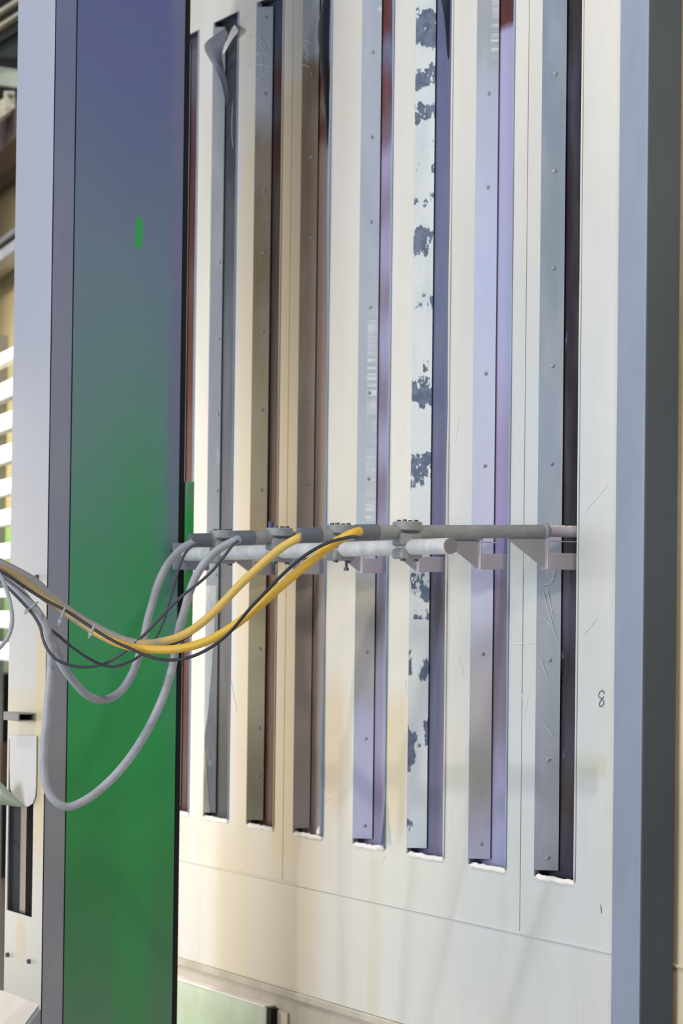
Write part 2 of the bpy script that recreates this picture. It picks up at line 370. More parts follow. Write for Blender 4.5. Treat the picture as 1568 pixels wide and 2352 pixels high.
# peeling film
FILM = plain('film_grey', (126, 130, 152), .5)
FILMB = plain('film_dark', (84, 88, 98), .6)
def film(rows, mat, label, sub=2):
    return MB().grid([[P(*q[:2], Y=q[2]) for q in r] for r in rows]).build('peeling_film', mat, wall, smooth=180, solid=.0012, sub=sub, label=label)
film([[(519, 250, .006), (521, 250, .010), (523, 250, .014)],
      [(508, 180, .0), (516, 186, .012), (525, 190, .022)],
      [(484, 142, -.012), (498, 150, .0), (512, 150, .02)],
      [(463, 108, -.05), (487, 112, -.03), (509, 122, .0)],
      [(474, 92, -.055), (497, 88, -.035), (513, 104, -.008)],
      [(518, 62, -.03), (521, 68, -.02), (526, 77, -.012)]], FILM, 'grey film curling out at the top of a slot')
film([[(510, 128, -.002), (513, 124, -.006), (517, 120, -.01)],
      [(513, 108, -.008), (522, 99, -.014), (534, 86, -.02)],
      [(526, 77, -.012), (534, 80, -.02), (549, 73, -.026)],
      [(539, 51, -.006), (542, 60, -.014), (546, 66, -.024)]], plain('film_pale', (226, 222, 224), .5), 'pale underside of the curled film')
film([[(746, -40, .0), (752, -40, .01), (759, -40, .02)],
      [(738, 20, -.016), (750, 20, .0), (758, 20, .02)],
      [(727, 62, -.03), (745, 62, -.008), (757, 62, .018)],
      [(730, 100, -.026), (745, 100, -.006), (756, 100, .016)],
      [(738, 165, -.016), (748, 165, -.002), (756, 165, .012)],
      [(746, 255, -.006), (751, 255, .0), (755, 255, .008)],
      [(752, 345, -.002), (754, 345, .001), (756, 345, .004)]], FILMB, 'dark film hanging out of the third slot')
film([[(1002, -40, .0), (1018, -40, .01), (1034, -40, .02)],
      [(1016, 15, -.012), (1026, 15, .002), (1034, 15, .018)],
      [(1022, 60, -.012), (1028, 60, .0), (1033, 60, .014)],
      [(1027, 140, -.006), (1030, 140, .0), (1032, 140, .006)]], FILMB, 'dark film curled at the top of the fifth slot')
film([[(886, 1790, .0), (889, 1790, .004), (892, 1790, .008)],
      [(880, 1890, -.008), (885, 1890, .0), (890, 1890, .008)],
      [(871, 1946, -.018), (879, 1942, -.006), (886, 1936, .004)]], plain('film_blue', (120, 138, 168), .5), 'blue grey film curling at the bottom of the fourth slot')
film([[(868, 1938, -.018), (872, 1941, -.017), (878, 1946, -.014)],
      [(862, 1947, -.022), (866, 1949, -.02), (872, 1950, -.016)],
      [(855, 1955, -.026), (856, 1955, -.0255), (857, 1954, -.025)]], SILLM, 'white tip of the curled film')
film([[(726, 1905, .0), (732, 1898, .0), (733, 1890, .0)], [(725, 1918, -.002), (732, 1918, -.002), (735, 1918, -.002)]], SILLM, 'small white torn tab at the bottom of the third slot', 1)
# torn pale patch left on the first strip's lower end
# handwritten 8 and a pencil tick
INK = plain('pencil_grey', (92, 104, 118), .7)
e8 = []
c8 = [(1386, 1594), (1386, 1588), (1380, 1587), (1375, 1593), (1375, 1600), (1380, 1604), (1385, 1609), (1386, 1617), (1381, 1622), (1377, 1622), (1377, 1613), (1381, 1607), (1386, 1600)]
MB().tube([P(x, y, Y=-.0007) for x, y in spline([(a, b, 0) for a, b in c8], 6) for x, y in [(x, y)]] if False else [P(q.x, q.y, Y=-.0007) for q in spline([(a, b, 0) for a, b in c8], 6)], .0009, 6).build('handwritten_numeral', INK, wall, label='number 8 written in pencil')
MB().tube([P(1379, 2078, Y=-.0007), P(1380, 2088, Y=-.0007), P(1381, 2098, Y=-.0007)], [.0006, .0012, .0004], 6).build('pencil_tick', INK, wall, label='short pencil stroke')

# chalky scratches on the strips and on the wall
SCRATCH = plain('scratch_white', (236, 238, 240), .7, var=.05)
def on_strip(k, px, py):
    nn = Vector((.78, -.625, 0)); r_ = ray(px, py); return CAM+r_*((nn.dot(Vector((SX[k][0], 0, 0))-CAM))/nn.dot(r_))+nn*.0022
def scratches(lines, fn, parent, mat=SCRATCH, r=.0009):
    m = MB()
    for ln in lines:
        p = [fn(*q) for q in ln]
        if len(p) == 2: p = [p[0], (p[0]+p[1])/2, p[1]]
        m.tube(spline(p, 4), [r*.3]+[r]*(len(spline(p, 4))-2)+[r*.3], 5)
    m.build('scratches', mat, parent)
kids = [o for o in bpy.data.objects if o.parent == wall and o.name.startswith('slot_strip')]
scratches([[(596, 82), (600, 104), (610, 122)], [(589, 118), (606, 124), (620, 128)], [(588, 122), (604, 132)], [(598, 88), (606, 100), (613, 118)], [(588, 146), (604, 150), (622, 154)], [(601, 130), (602, 148), (600, 168)], [(589, 182), (603, 186)]], lambda x, y: on_strip(2, x, y), kids[2])
scratches([[(702, 77), (701, 89)], [(694, 93), (716, 97)], [(695, 100), (703, 108), (710, 122), (704, 126)], [(706, 128), (702, 134), (712, 138)], [(694, 148), (711, 154)]], lambda x, y: on_strip(3, x, y), kids[3])
scratches([[(1244, 1345), (1266, 1338), (1276, 1306)], [(1248, 1360), (1256, 1392), (1272, 1446)], [(1236, 1415), (1262, 1432), (1280, 1470)], [(1240, 1510), (1258, 1560)], [(1246, 1660), (1270, 1690)], [(1244, 1740), (1274, 1742)], [(1256, 1350), (1270, 1420)]], lambda x, y: on_strip(7, x, y), kids[7], r=.0006)
WL = lambda x, y: P(x, y, Y=-.0008)
scratches([[(570, 81), (583, 87)], [(566, 150), (580, 156)], [(568, 182), (578, 178)], [(1200, 1346), (1228, 1378)], [(1182, 1326), (1196, 1350)], [(1178, 1480), (1226, 1476)], [(1192, 1560), (1206, 1640)], [(1216, 1580), (1204, 1650)], [(1338, 1460), (1372, 1420)], [(1340, 1180), (1398, 1110)], [(1052, 1500), (1066, 1560)], [(1046, 1380), (1060, 1440)], [(1056, 950), (1044, 1020)], [(534, 230), (532, 300), (535, 340)], [(530, 1560), (545, 1640)], [(450, 1500), (462, 1560)], [(746, 1838), (764, 1832)], [(930, 1560), (934, 1600)]], WL, wall, r=.0006)
# lower frame of the booth
RAIL = plain('rail_grey_beige', (196, 190, 176), .5)
BEAM = zmat('beam_dusty', [(.5, (176, 170, 160)), (.64, (188, 180, 168)), (.7, (190, 184, 172))], z0=.5, z1=.7)
t1 = MB().box(XL, XR, -.006, .03, ZBOT-.020, ZBOT-.001).build('trim_1', RAIL, bevel=.003); tag(t1, 'narrow ledge rail under the white wall', 'rail', kind='structure')
t2 = MB().box(XL, XR, .004, .03, ZBOT-.30, ZBOT-.020).build('trim_2', BEAM); tag(t2, 'grey beige beam below the ledge rail', 'beam', kind='structure')
PG = zmat('pale_green_paint', [(.3, (170, 196, 160)), (.55, (186, 204, 176)), (.66, (206, 220, 200))], z0=.3, z1=.66, distort=.05)
xa = P(612, 2314, Y=-.02).x
zt_ = P(612, 2314, Y=-.02).z
cab = empty('access_panel', (-.9, -.02, 0)); tag(cab, 'pale green access panel low under the wall beside the column', 'panel')
MB().box(XL, xa, -.022, .002, 0, zt_).build('panel_sheet', PG, cab, bevel=.002)
MB().box(xa+.0003, xa+.021, -.018, .002, 0, zt_-.001).build('edge_gap_shade', plain('gap_shade_black', (16, 18, 18), .8), cab, label='black strip standing in for the shaded gap along the end')  # black fill painted in for the shaded gap beside the panel
MB().box(XL, xa, -.026, .003, zt_+.0005, zt_+.0045).build('lit_edge_strip', SILLM, cab, bevel=.001, label='white strip standing in for light on the top edge')  # light on the top edge put in as a white strip
xb, xc = P(660, 2330, Y=.0).x, P(672, 2330, Y=.0).x
p2 = MB().box(xa+.022, xb, -.001, .003, 0, zt_-.004).build('infill_plate', plain('infill_beige', (214, 206, 186), .5)); tag(origin_to(p2, (xb, 0, 0)), 'narrow beige plate beside the pale green access panel', 'plate')
p3 = MB().box(xb+.001, xc, -.004, .003, 0, zt_-.034).build('green_upright', plain('upright_green', (70, 130, 84), .5)); tag(origin_to(p3, (xc, 0, 0)), 'thin green upright under the wall right of beige plate', 'upright')
p4 = MB().box(xc+.002, XR, -.002, .003, 0, zt_-.040).build('lower_plate', plain('plate_grey_mauve', (166, 156, 160), .5)); tag(origin_to(p4, (xc, 0, 0)), 'grey plate under the wall, right of the thin green upright', 'plate')

# ------------------------------------------------------------------ right-hand post and far wall
PYF = -.035
px0, pxc = P(1413, 1176, Y=PYF).x, P(1477, 1176, Y=PYF).x
pyb = P(1552, 1176, X=pxc).y
POSTM = plain('post_grey_blue', (146, 157, 178), .45, var=.05)
post = empty('support_post', ((px0+pxc)/2, 0, 0)); tag(post, 'tall grey steel post closing the right end of slotted wall', 'post')
MB().box(px0, pxc, PYF, pyb, .012, 3.7).build('post_body', POSTM, post, bevel=.002)
MB().box(pxc+.0002, pxc+.0035, PYF+.003, pyb, .012, 3.7).build('side_face', plain('post_side_dark', (70, 80, 96), .6, var=.05), post, label='dark slate side face')  # side of the post as a separate, darker sheet
MB().box(px0-.02, pxc+.02, PYF-.02, pyb, 0, .012).build('foot_plate', POSTM, post)
wb = MB().box(.6, 3.0, pyb+.012, pyb+.02, 0, 3.7).build('wall_back', plain('wall_beige', (236, 222, 192), .6)); tag(wb, 'beige wall beyond the post at the right edge', 'wall', kind='structure')
zs_ = P(1556, 2219, Y=pyb+.012).z
MB().tube([(.6, pyb+.011, zs_), (3.0, pyb+.011, zs_)], .004, 8).build('seam_bead', plain('wall_beige_bead', (222, 210, 184), .6), wb)

# ------------------------------------------------------------------ floor
FLM = plain('concrete_floor', (205, 203, 198), .35, var=.15, scale=3, stretch=(1, 1, 1))
fl = MB().box(-14, 8, -8, 6, -.02, 0).build('floor', FLM); tag(fl, 'pale smooth workshop floor', 'floor', kind='structure')

# ------------------------------------------------------------------ lift column
CX = -.3117; CYB, CYF = -.400, -.7247
CXL = P(25, 1176, Y=CYF).x
HOUSE = zmat('column_grey_paint', [(0, (148, 152, 168)), (1.2, (146, 148, 156)), (1.8, (142, 148, 170)), (3.3, (106, 118, 162))], z0=0, z1=3.7, var=.03, rough=.42)
HOUSE_S = HOUSE
def frontpaint():
    t = NT('column_front_paint'); x, _, z = t.xyz()
    wob = t.math('SUBTRACT', t.noise(9, 4, .6, (1, 1, .4)), .5)
    c = t.mix(t.ss(z, .7, 2.6), rgb((206, 204, 198)), rgb((182, 186, 204)))  # cool skylight towards the top put into the paint colour
    xx = lambda px: P(px, 1600, Y=CYF).x
    z_ = lambda py: P(60, py, Y=CYF).z
    c = stain_shade_box(t, c, x, z, wob, (xx(82), xx(130), z_(1960), z_(1420)), (214, 192, 146), .7, .012, .08)
    c = stain_shade_box(t, c, x, z, wob, (xx(10), xx(110), z_(1690), z_(1590)), (210, 196, 160), .55, .02, .03)
    c = stain_shade_box(t, c, x, z, wob, (xx(46), xx(68), z_(2200), z_(2110)), (206, 184, 136), .5, .01, .03)
    return t.done(c, .42)
FRONT = frontpaint()
colm = empty('lift_column', ((CX+CXL)/2, (CYB+CYF)/2, 0)); tag(colm, 'tall grey lift column with a green side panel, left foreground', 'machine column')
zs0, zs1 = P(45, 2099, Y=CYF).z, P(45, 1700, Y=CYF).z
xs0, xs1 = P(15, 2095, Y=CYF).x, P(73, 2106, Y=CYF).x
CZT = 3.75
z0c = .10
MB().sheet([CXL, xs0, xs1, CX], [z0c, zs0, zs1, CZT], lambda i, j: not (i == 1 and j == 1), CYF, CYF+.003).build('front_cover', FRONT, colm)
hz = MB(); hz.box(CX-.003, CX, CYF+.0005, CYB, z0c, CZT); hz.box(CXL, CXL+.003, CYF+.0005, CYB, z0c, CZT); hz.box(CXL, CX, CYB-.003, CYB, z0c, CZT); hz.box(CXL, CX, CYF, CYB, CZT, CZT+.003)
hz.build('side_housing', HOUSE, colm)
# darker inside with the guide rail seen in the opening
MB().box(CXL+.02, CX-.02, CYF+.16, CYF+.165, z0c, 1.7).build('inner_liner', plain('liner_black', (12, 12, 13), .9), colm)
rx0, rx1 = P(48, 2000, Y=CYF+.012).x, P(61, 2000, Y=CYF+.012).x
MB().box(rx0, rx1, CYF+.010, CYF+.03, zs0-.05, 1.6).build('guide_rail', plain('rail_steel', (112, 106, 104), .35, .5), colm)

def greenpaint():
    t = NT('green_paint_dusted'); _, y, z = t.xyz()
    n = t.noise(2.5, 4, .5, (1, 2, .6)); n2 = t.noise(5, 3, .5, (1, 1, .35))
    v = t.math('ADD', z, t.math('MULTIPLY', t.math('SUBTRACT', n, .5), .35))
    mr = t.new('ShaderNodeMapRange'); t.lk(v, mr.inputs['Value']); mr.inputs['From Min'].default_value = .3; mr.inputs['From Max'].default_value = 3.5
    gz = lambda py: (P(270, py, X=CX).z-.3)/3.2
    S = [(gz(2340), (92, 136, 104)), (gz(2200), (74, 134, 92)), (gz(2000), (58, 142, 82)), (gz(1780), (48, 158, 84)), (gz(1600), (56, 162, 96)), (gz(1400), (74, 156, 114)), (gz(1200), (88, 152, 130)), (gz(1000), (102, 146, 142)), (gz(800), (106, 140, 150)), (gz(600), (110, 134, 156)), (gz(400), (106, 124, 158)), (gz(200), (102, 114, 162)), (gz(0), (100, 109, 166))]
    c = t.ramp(mr.outputs[0], [(max(0, min(1, a)), rgb(q)) for a, q in S], 'LINEAR')
    # clean green vertical streak where the dust has run off, and blue dust along the far edge
    ya, yb_ = P(300, 1176, X=CX).y, P(360, 1176, X=CX).y
    yy = t.math('ADD', y, t.math('MULTIPLY', t.math('SUBTRACT', n2, .5), .08))
    m = t.math('MULTIPLY', t.ss(yy, ya-.05, ya), t.math('SUBTRACT', 1.0, t.ss(yy, yb_-.03, yb_+.03)))
    m = t.math('MULTIPLY', m, t.math('SUBTRACT', 1.0, t.ss(z, 1.75, 2.2)))
    c = t.mix(t.math('MULTIPLY', m, .38), c, rgb((52, 164, 86)))
    ye = P(383, 1176, X=CX).y
    n3 = t.noise(7, 5, .6)
    e = t.ss(t.math('ADD', y, t.math('MULTIPLY', t.math('SUBTRACT', n3, .5), .05)), ye-.012, ye+.012)
    e = t.math('MULTIPLY', e, t.ss(z, 1.1, 2.2))
    c = t.mix(t.math('MULTIPLY', e, .85), c, rgb((118, 122, 160)))
    sp = P(318, 535, X=CX); n4 = t.noise(60, 3, .5)
    dy = t.math('ADD', t.math('SUBTRACT', y, sp.y), t.math('MULTIPLY', t.math('SUBTRACT', n4, .5), .008)); dz = t.math('SUBTRACT', z, sp.z)
    ab = lambda q: t.math('ABSOLUTE', q)
    sm = t.math('MULTIPLY', t.math('SUBTRACT', 1.0, t.ss(ab(dy), .0055, .0105)), t.math('SUBTRACT', 1.0, t.ss(ab(dz), .030, .040)))
    c = t.mix(sm, c, rgb((40, 172, 82)))
    return t.done(c, .38, 0, .4)
gy0, gy1 = P(162, 1176, X=CX).y, P(409, 1176, X=CX).y
MB().box(CX, CX+.0022, gy0, gy1, z0c, CZT).build('side_panel', greenpaint(), colm, label='green side panel dusted blue grey towards the top')
MB().box(CX, CX+.0006, gy0-.0028, gy0-.0002, z0c, CZT).build('panel_gap', plain('gap_black', (18, 18, 20), .9), colm)
ys0, ys1 = CYB, P(425, 1176, X=CX).y
MB().box(CX-.12, CX-.004, CYB, ys1, z0c, CZT).build('rubber_seal', plain('rubber_black', (26, 27, 30), .7), colm, bevel=.004, label='black rubber strip along the far edge')
# carriage that carries the gun bar
ca = P(417, 1105, X=CX+.004); cb = P(442, 1462, X=CX+.004)
GRN = zmat('carriage_green', [(1.4, (70, 120, 90)), (1.62, (36, 150, 66)), (1.8, (44, 160, 78)), (1.9, (96, 150, 120))], z0=1.4, z1=1.95, distort=.03)
MB().box(CX-.03, CX+.004, ys1+.001, cb.y, cb.z, ca.z).build('carriage', GRN, colm, bevel=.0015, label='green carriage plate behind the column')
# screws, clip and torn cover
SCR = plain('screw_dark', (92, 96, 104), .4, .6)
for (sx_, sy_) in ((88, 1325), (20, 2193), (69, 2208)):
    q = P(sx_, sy_, Y=CYF); sm = MB(); sm.tube([q+Vector((0, .001, 0)), q+Vector((0, -.006, 0)), q+Vector((0, -.008, 0))], [.0055, .0055, .004], 6)
    sm.build('screw', SCR, colm)
ck = P(8, 1650, Y=CYF-.043).x; ck1 = P(42, 1650, Y=CYF-.043).x
cz0, cz1 = P(42, 1657, Y=CYF-.043).z, P(42, 1638, Y=CYF-.043).z
cl = MB(); cl.box(ck, ck1, CYF-.043, CYF-.040, cz0, cz1); cl.box(ck, ck1, CYF-.003, CYF-.0005, cz0, cz1); cl.box(ck, ck1, CYF-.040, CYF-.003, cz1-.003, cz1); cl.box(ck, ck1, CYF-.040, CYF-.003, cz0, cz0+.003); cl.box(ck, ck+.003, CYF-.04, CYF-.003, cz0, cz1)
cl.build('clip_bracket', plain('clip_grey', (150, 148, 146), .5), colm, label='short hollow clip on the column front')
# cover tongue: flat tail with a round end, its lower left corner bent out to the left
ty = CYF-.004
out = [(22, 1690), (22, 1760), (23, 1812), (30, 1828), (40, 1842), (52, 1851), (64, 1853), (74, 1846), (80, 1832), (82, 1810), (83, 1760), (83, 1690)]
poly = [P(x, y, Y=ty) for x, y in out]
MB().prism(poly, (0, .002, 0)).build('cover_tongue', plain('cover_white', (200, 201, 205), .45, var=.05), colm, bevel=.0006, label='white cover plate with a rounded lower end')
rows = []
for i in range(9):
    u = i/8
    a_ = P(62-62*u-10*u, 1853-62*u**1.1+6, Y=ty-.002-.05*u); b_ = P(62-72*u, 1853-62*u**1.1-2+34*u**.6, Y=ty-.0-.01*u-.05*u)
    rows.append([P(58-66*u, 1853-66*u**1.05, Y=ty-.001-.06*u), P(58-62*u, 1854-40*u**1.1, Y=ty-.001-.035*u), P(60-70*u, 1854-8*u**1.4, Y=ty-.001-.03*u)])
MB().grid(rows).build('bent_flap', plain('flap_green_grey', (150, 162, 148), .5), colm, smooth=60, solid=.0012, label='bent up flap of the cover plate')
# foot: sloping toe and gussets
zf = P(60, 2296, Y=CYF).z
xl_, xr_ = CXL-.02, CX-.012
toe = MB().prism([(xl_, CYF, zf), (xl_, CYF-.16, zf-.20), (xl_, CYF-.16, 0), (xl_, CYF, 0)], (xr_-xl_, 0, 0))
toe.build('toe_cover', plain('toe_white', (186, 182, 182), .45), colm, label='sloping white toe plate')
MB().prism([(xr_+.001, CYF-.001, zf-.01), (xr_+.001, CYF-.165, zf-.205), (xr_+.001, CYF-.165, 0), (xr_+.001, CYF-.001, 0)], (.011, 0, 0)).build('toe_gusset', HOUSE, colm)
MB().box(CXL-.1, CX+.06, CYF-.2, CYB+.06, 0, z0c).build('base_plate', HOUSE, colm, bevel=.004)

# ------------------------------------------------------------------ gun bar, clamps, guns
GX = [(SX[k][0]+SX[k][1])/2 for k in range(8)]
GUNM = plain('gun_grey', (146, 150, 156), .5, .0, var=.12, scale=30, stretch=(1, 1, 1))
SLEEVE = plain('sleeve_dark', (104, 112, 126), .55, var=.1)
CLM = plain('clamp_cast_grey', (150, 154, 160), .5, var=.15, scale=40, stretch=(1, 1, 1))
BOLT = plain('bolt_steel', (92, 96, 104), .4, .5)
BARM = plain('bar_powdered', (204, 206, 212), .5, var=.14, scale=30, stretch=(1, 1, 1))
BZ = 1.7365
clamp_px = {4: 511, 5: 641, 6: 781, 7: 935}
rear_px = {4: 437, 5: 535, 6: 687, 7: 817}
CY = {k: P(clamp_px[k], 1228, X=GX[k]).y for k in clamp_px}
by = lambda x: CY[4]+(CY[7]-CY[4])*(x-GX[4])/(GX[7]-GX[4])
bx0, bx1 = CX+.03, P(1035, 1254, Y=by(.89)).x
bar = empty('gun_bar', (bx0, by(bx0), BZ)); tag(bar, 'pale grey round crossbar carrying the four guns', 'bar')
MB().tube([(bx0, by(bx0), BZ), (bx1, by(bx1), BZ)], .0158, 28).build('bar_tube', BARM, bar, smooth=40)
MB().tube([(bx1-.0005, by(bx1), BZ), (bx1+.002, by(bx1), BZ)], [.0158, .0150], 28).build('end_cap', plain('cap_grey', (128, 128, 138), .6), bar, smooth=40, label='grey end cap')
mp0 = P(445, 1275, Y=cb.y-.004)
MB().box(CX-.02, CX+.028, cb.y-.001, cb.y+.03, BZ-.036, BZ+.030).build('mount_block', plain('mount_grey', (120, 126, 136), .5), bar, bevel=.002)
MB().box(CX+.0285, CX+.034, by(bx0)-.035, by(bx0)+.04, BZ-.036, BZ+.026).build('mount_plate', plain('mount_grey_plate', (138, 144, 154), .5), bar, bevel=.001)

def gun_z(y): return 1.7775+.029*y
guns = {}
place = {4: 'gun nearest the green column, grey hose in its rear end', 5: 'second gun from green column, its grey hose hanging lowest', 6: 'third gun from the column, end of the upper yellow hose in it', 7: 'gun farthest from the column, end of the lower yellow hose in it'}
order = [7, 4, 5, 6]
def make_gun(k):
    x = GX[k]; yr = P(rear_px[k], 1228, X=x).y; c = CY[k]
    o = empty('spray_gun', (x, c, gun_z(c)))
    A = lambda y: (x, y, gun_z(y))
    MB().tube([A(yr+.048), A(-.03)], .0138, 24).build('barrel', GUNM, o, smooth=40)
    m = MB(); m.tube([A(yr+.004), A(yr), A(yr-.001), A(yr+.048), A(yr+.0485)], [.011, .013, .0155, .0162, .0135], 24)
    m.build('rear_sleeve', SLEEVE, o, smooth=40, label='dark blue grey rear sleeve')
    MB().tube([A(yr+.048), A(yr+.072)], .0152, 24).build('collar', GUNM, o, smooth=40)
    MB().tube([A(-.036), A(-.033), A(-.027), A(-.024)], [.014, .0175, .0175, .014], 24).build('nose_ring', GUNM, o, smooth=40)
    return o
for k in (4, 5, 6, 7):
    guns[k] = tag(make_gun(k), 'grey '+place[k], 'spray gun', 'spray guns clamped to the bar')

cplace = {4: 'nearest the green column', 5: 'second from the green column, with a tall blue screw', 6: 'third from the green column, with a bolt hanging below', 7: 'farthest from the column, by the free end of the bar'}
c7 = None; clamps = {}
def make_clamp(k):
    x, y = GX[k], CY[k]; gz = gun_z(y); bz = BZ
    o = empty('cross_clamp', (x, y, bz-.026))
    def disc(z0, z1, r0, r1): return MB().tube([(x, y, z0), (x, y, z0+.002), (x, y, z1-.002), (x, y, z1)], [r0-.002, r0, r1, r1-.002], 32)
    disc(gz+.0025, gz+.0205, .029, .030).build('top_cap', CLM, o, smooth=40)
    m = MB(); m.box(x-.022, x+.022, y-.024, y+.024, bz+.0025, gz-.0025); m.build('middle_block', CLM, o, bevel=.005)
    m = MB(); m.box(x-.022, x+.022, y-.024, y+.024, bz-.0235, bz-.0025); m.build('bottom_cap', CLM, o, bevel=.005)
    for (dx, dy) in ((-.012, -.013), (.012, .013), (.012, -.013), (-.012, .013)):
        b = MB(); b.tube([(x+dx, y+dy, gz+.0195), (x+dx, y+dy, gz+.0245)], .0046, 12); b.build('bolt', BOLT, o, smooth=40)
    for (dx, dy) in ((.010, -.015), (.010, .015)):
        b = MB(); b.tube([(x+dx, y+dy, bz-.0235), (x+dx, y+dy, bz-.0275)], .0055, 12); b.build('bolt', BOLT, o, smooth=40)
    return o
first = make_clamp(7)
for k in (7, 4, 5, 6):
    o = first if k == 7 else copy_tree(first)
    o.location = (GX[k], CY[k], BZ-.026)
    tag(o, 'grey cross clamp '+cplace[k], 'clamp', 'cross clamps joining guns and bar'); clamps[k] = o
q = P(622, 1206, X=GX[5]-.004)
MB().tube([(q.x, q.y, gun_z(q.y)+.0205), (q.x, q.y, gun_z(q.y)+.0345)], .0062, 14).build('set_screw', plain('screw_blue', (74, 88, 130), .5), clamps[5], smooth=40, label='tall blue screw')
q = P(795, 1295, X=GX[6]+.012)
m = MB(); m.tube([(q.x, q.y, BZ-.0235), (q.x, q.y, BZ-.040)], .0032, 10); m.tube([(q.x, q.y, BZ-.038), (q.x, q.y, BZ-.044)], .0056, 6); m.build('hanging_bolt', BOLT, clamps[6], smooth=40)

# guide brackets where each gun passes through its slot
GBM = plain('guide_grey', (172, 172, 180), .5, var=.08); GTR = plain('guide_tray_powder', (206, 200, 216), .6, var=.06)
gl = {2: 'in the second slot right of the column', 3: 'in the third slot right of the column', 4: 'in the slot of the gun nearest the column', 5: 'in the slot with the flaking strip, under the second gun', 6: 'in the lilac slot past the bar end', 7: 'in the dark slot beside the right wall end'}
def make_guide():
    x = GX[7]; gz = gun_z(-.03); o = empty('slot_guide', (x, -.03, gz-.08))
    MB().box(x-.013, x+.013, -.032, -.0285, gz-.078, gz+.014).build('end_plate', GTR, o, bevel=.001)
    MB().prism([(x-.002, -.032, gz-.014), (x-.002, -.125, gz-.014), (x-.002, -.032, gz-.076)], (.004, 0, 0)).build('gusset', GBM, o)
    m = MB(); m.box(x-.013, x+.013, -.0285, .060, gz-.078, gz-.044); m.build('tray', GTR, o, bevel=.001)
    MB().box(x-.003, x+.013, -.0285, .058, gz-.021, gz-.019).build('tie_strip', GTR, o)
    MB().tube([(x, -.03, gz), (x, .045, gz), (x, .050, gz), (x, .056, gz)], [.0105, .0105, .013, .011], 20).build('nozzle_tube', GTR, o, smooth=40)
    pm = MB()
    pts = [(x+.001, -.026+.074*i/14, gz+.0085+.002*mnoise.noise(Vector((i*.9, 2, 3)))) for i in range(15)]
    pm.tube(pts, [.003]+[.005+.002*mnoise.noise(Vector((i*1.3, 7, 1))) for i in range(13)]+[.003], 10)
    pm.build('powder_ridge', SILLM, o, smooth=60, label='white powder lying on the nozzle tube')
    return o
gd = make_guide()
for k in (7, 2, 3, 4, 5, 6):
    o = gd if k == 7 else copy_tree(gd)
    o.location = (GX[k], -.03, gun_z(-.03)-.08+(.003 if k == 6 else 0))
    tag(o, 'grey gusseted guide bracket '+gl[k], 'bracket', 'guide brackets in the slots')
    if k in (2, 3):
        MB().tube([(GX[k], -.028, gun_z(-.03)), (GX[k], -.15, gun_z(-.15))], .0138, 20).build('stub_tube', GUNM, o, smooth=40)

# ------------------------------------------------------------------ hoses and wires
def dusty(name, clean, dust, xa, xb):
    t = NT(name); x = t.xyz()[0]; n = t.noise(30, 4, .6)
    v = t.math('ADD', x, t.math('MULTIPLY', t.math('SUBTRACT', n, .5), .2))
    n2 = t.noise(90, 4, .6)
    c = t.mix(t.ss(v, xa, xb), rgb(dust), rgb(clean)); c = t.mix(t.math('MULTIPLY', t.ss(n2, .5, .75), .22), c, rgb((190, 188, 186)))
    return t.done(c, .5, 0, .4)
HGREY = plain('hose_grey', (168, 172, 186), .45, var=.1, scale=20, stretch=(1, 1, 1))
HYEL = dusty('hose_yellow_pale', (222, 190, 104), (150, 150, 156), .17, .30)
HYEL2 = dusty('hose_yellow', (226, 182, 66), (170, 150, 110), .17, .34)
WIRE = plain('wire_dark', (74, 80, 96), .5, var=.15, scale=20, stretch=(1, 1, 1))
WIREB = plain('wire_black', (44, 44, 50), .5)

def cable_path(pts, y0, x0, lift=0):
    out = []
    for i, p in enumerate(pts):
        px, py = p[:2]; dy = p[2] if len(p) > 2 else 0
        if px > 130: w = max(0, min(1, (x0-px)/(x0-130.0))); y = y0+(-.85-y0)*w
        else: y = -.85-(130-px)*.0007
        out.append(P(px, py, Y=y+dy+lift))
    return out
def cable(name, pts, y0, x0, r, mat, label, cat, lift=0, group=None):
    path = spline(cable_path(pts, y0, x0, lift), 9)
    o = MB().tube(path, r, 12).build(name, mat, smooth=60)
    c = sum((o.data.vertices[i].co for i in range(len(o.data.vertices))), Vector())/len(o.data.vertices)
    zmin = min(v.co.z for v in o.data.vertices)
    origin_to(o, (c.x, c.y, zmin))
    return tag(o, label, cat, group)
YR = {k: P(rear_px[k], 1228, X=GX[k]).y for k in rear_px}
RH = .0088
hg = 'hoses running from the guns'
cable('hose', [(452, 1243, .015), (437, 1249), (415, 1262), (385, 1296), (363, 1340), (350, 1385), (340, 1420), (331, 1462), (318, 1510), (300, 1554), (277, 1588), (248, 1605), (222, 1606), (196, 1593), (168, 1563), (145, 1530), (128, 1496), (112, 1455), (92, 1418), (66, 1382), (36, 1345), (5, 1312), (-40, 1272), (-110, 1215)], YR[4], 440, RH, HGREY, 'grey hose sagging in a shallow loop over the green panel', 'hose', .0, hg)
cable('hose', [(548, 1238, .015), (535, 1244), (508, 1258), (478, 1283), (452, 1320), (436, 1358), (424, 1400), (412, 1440), (403, 1490), (396, 1530), (382, 1580), (362, 1630), (338, 1678), (308, 1727), (270, 1775), (232, 1812), (196, 1838), (160, 1853), (134, 1846), (115, 1825), (104, 1795), (100, 1750), (102, 1700), (108, 1640), (114, 1570), (117, 1510), (114, 1468), (102, 1432), (82, 1400), (52, 1368), (20, 1338), (-30, 1296), (-110, 1230)], YR[5], 535, RH, HGREY, 'grey hose hanging in the lowest loop, almost to the clip', 'hose', -.03, hg)
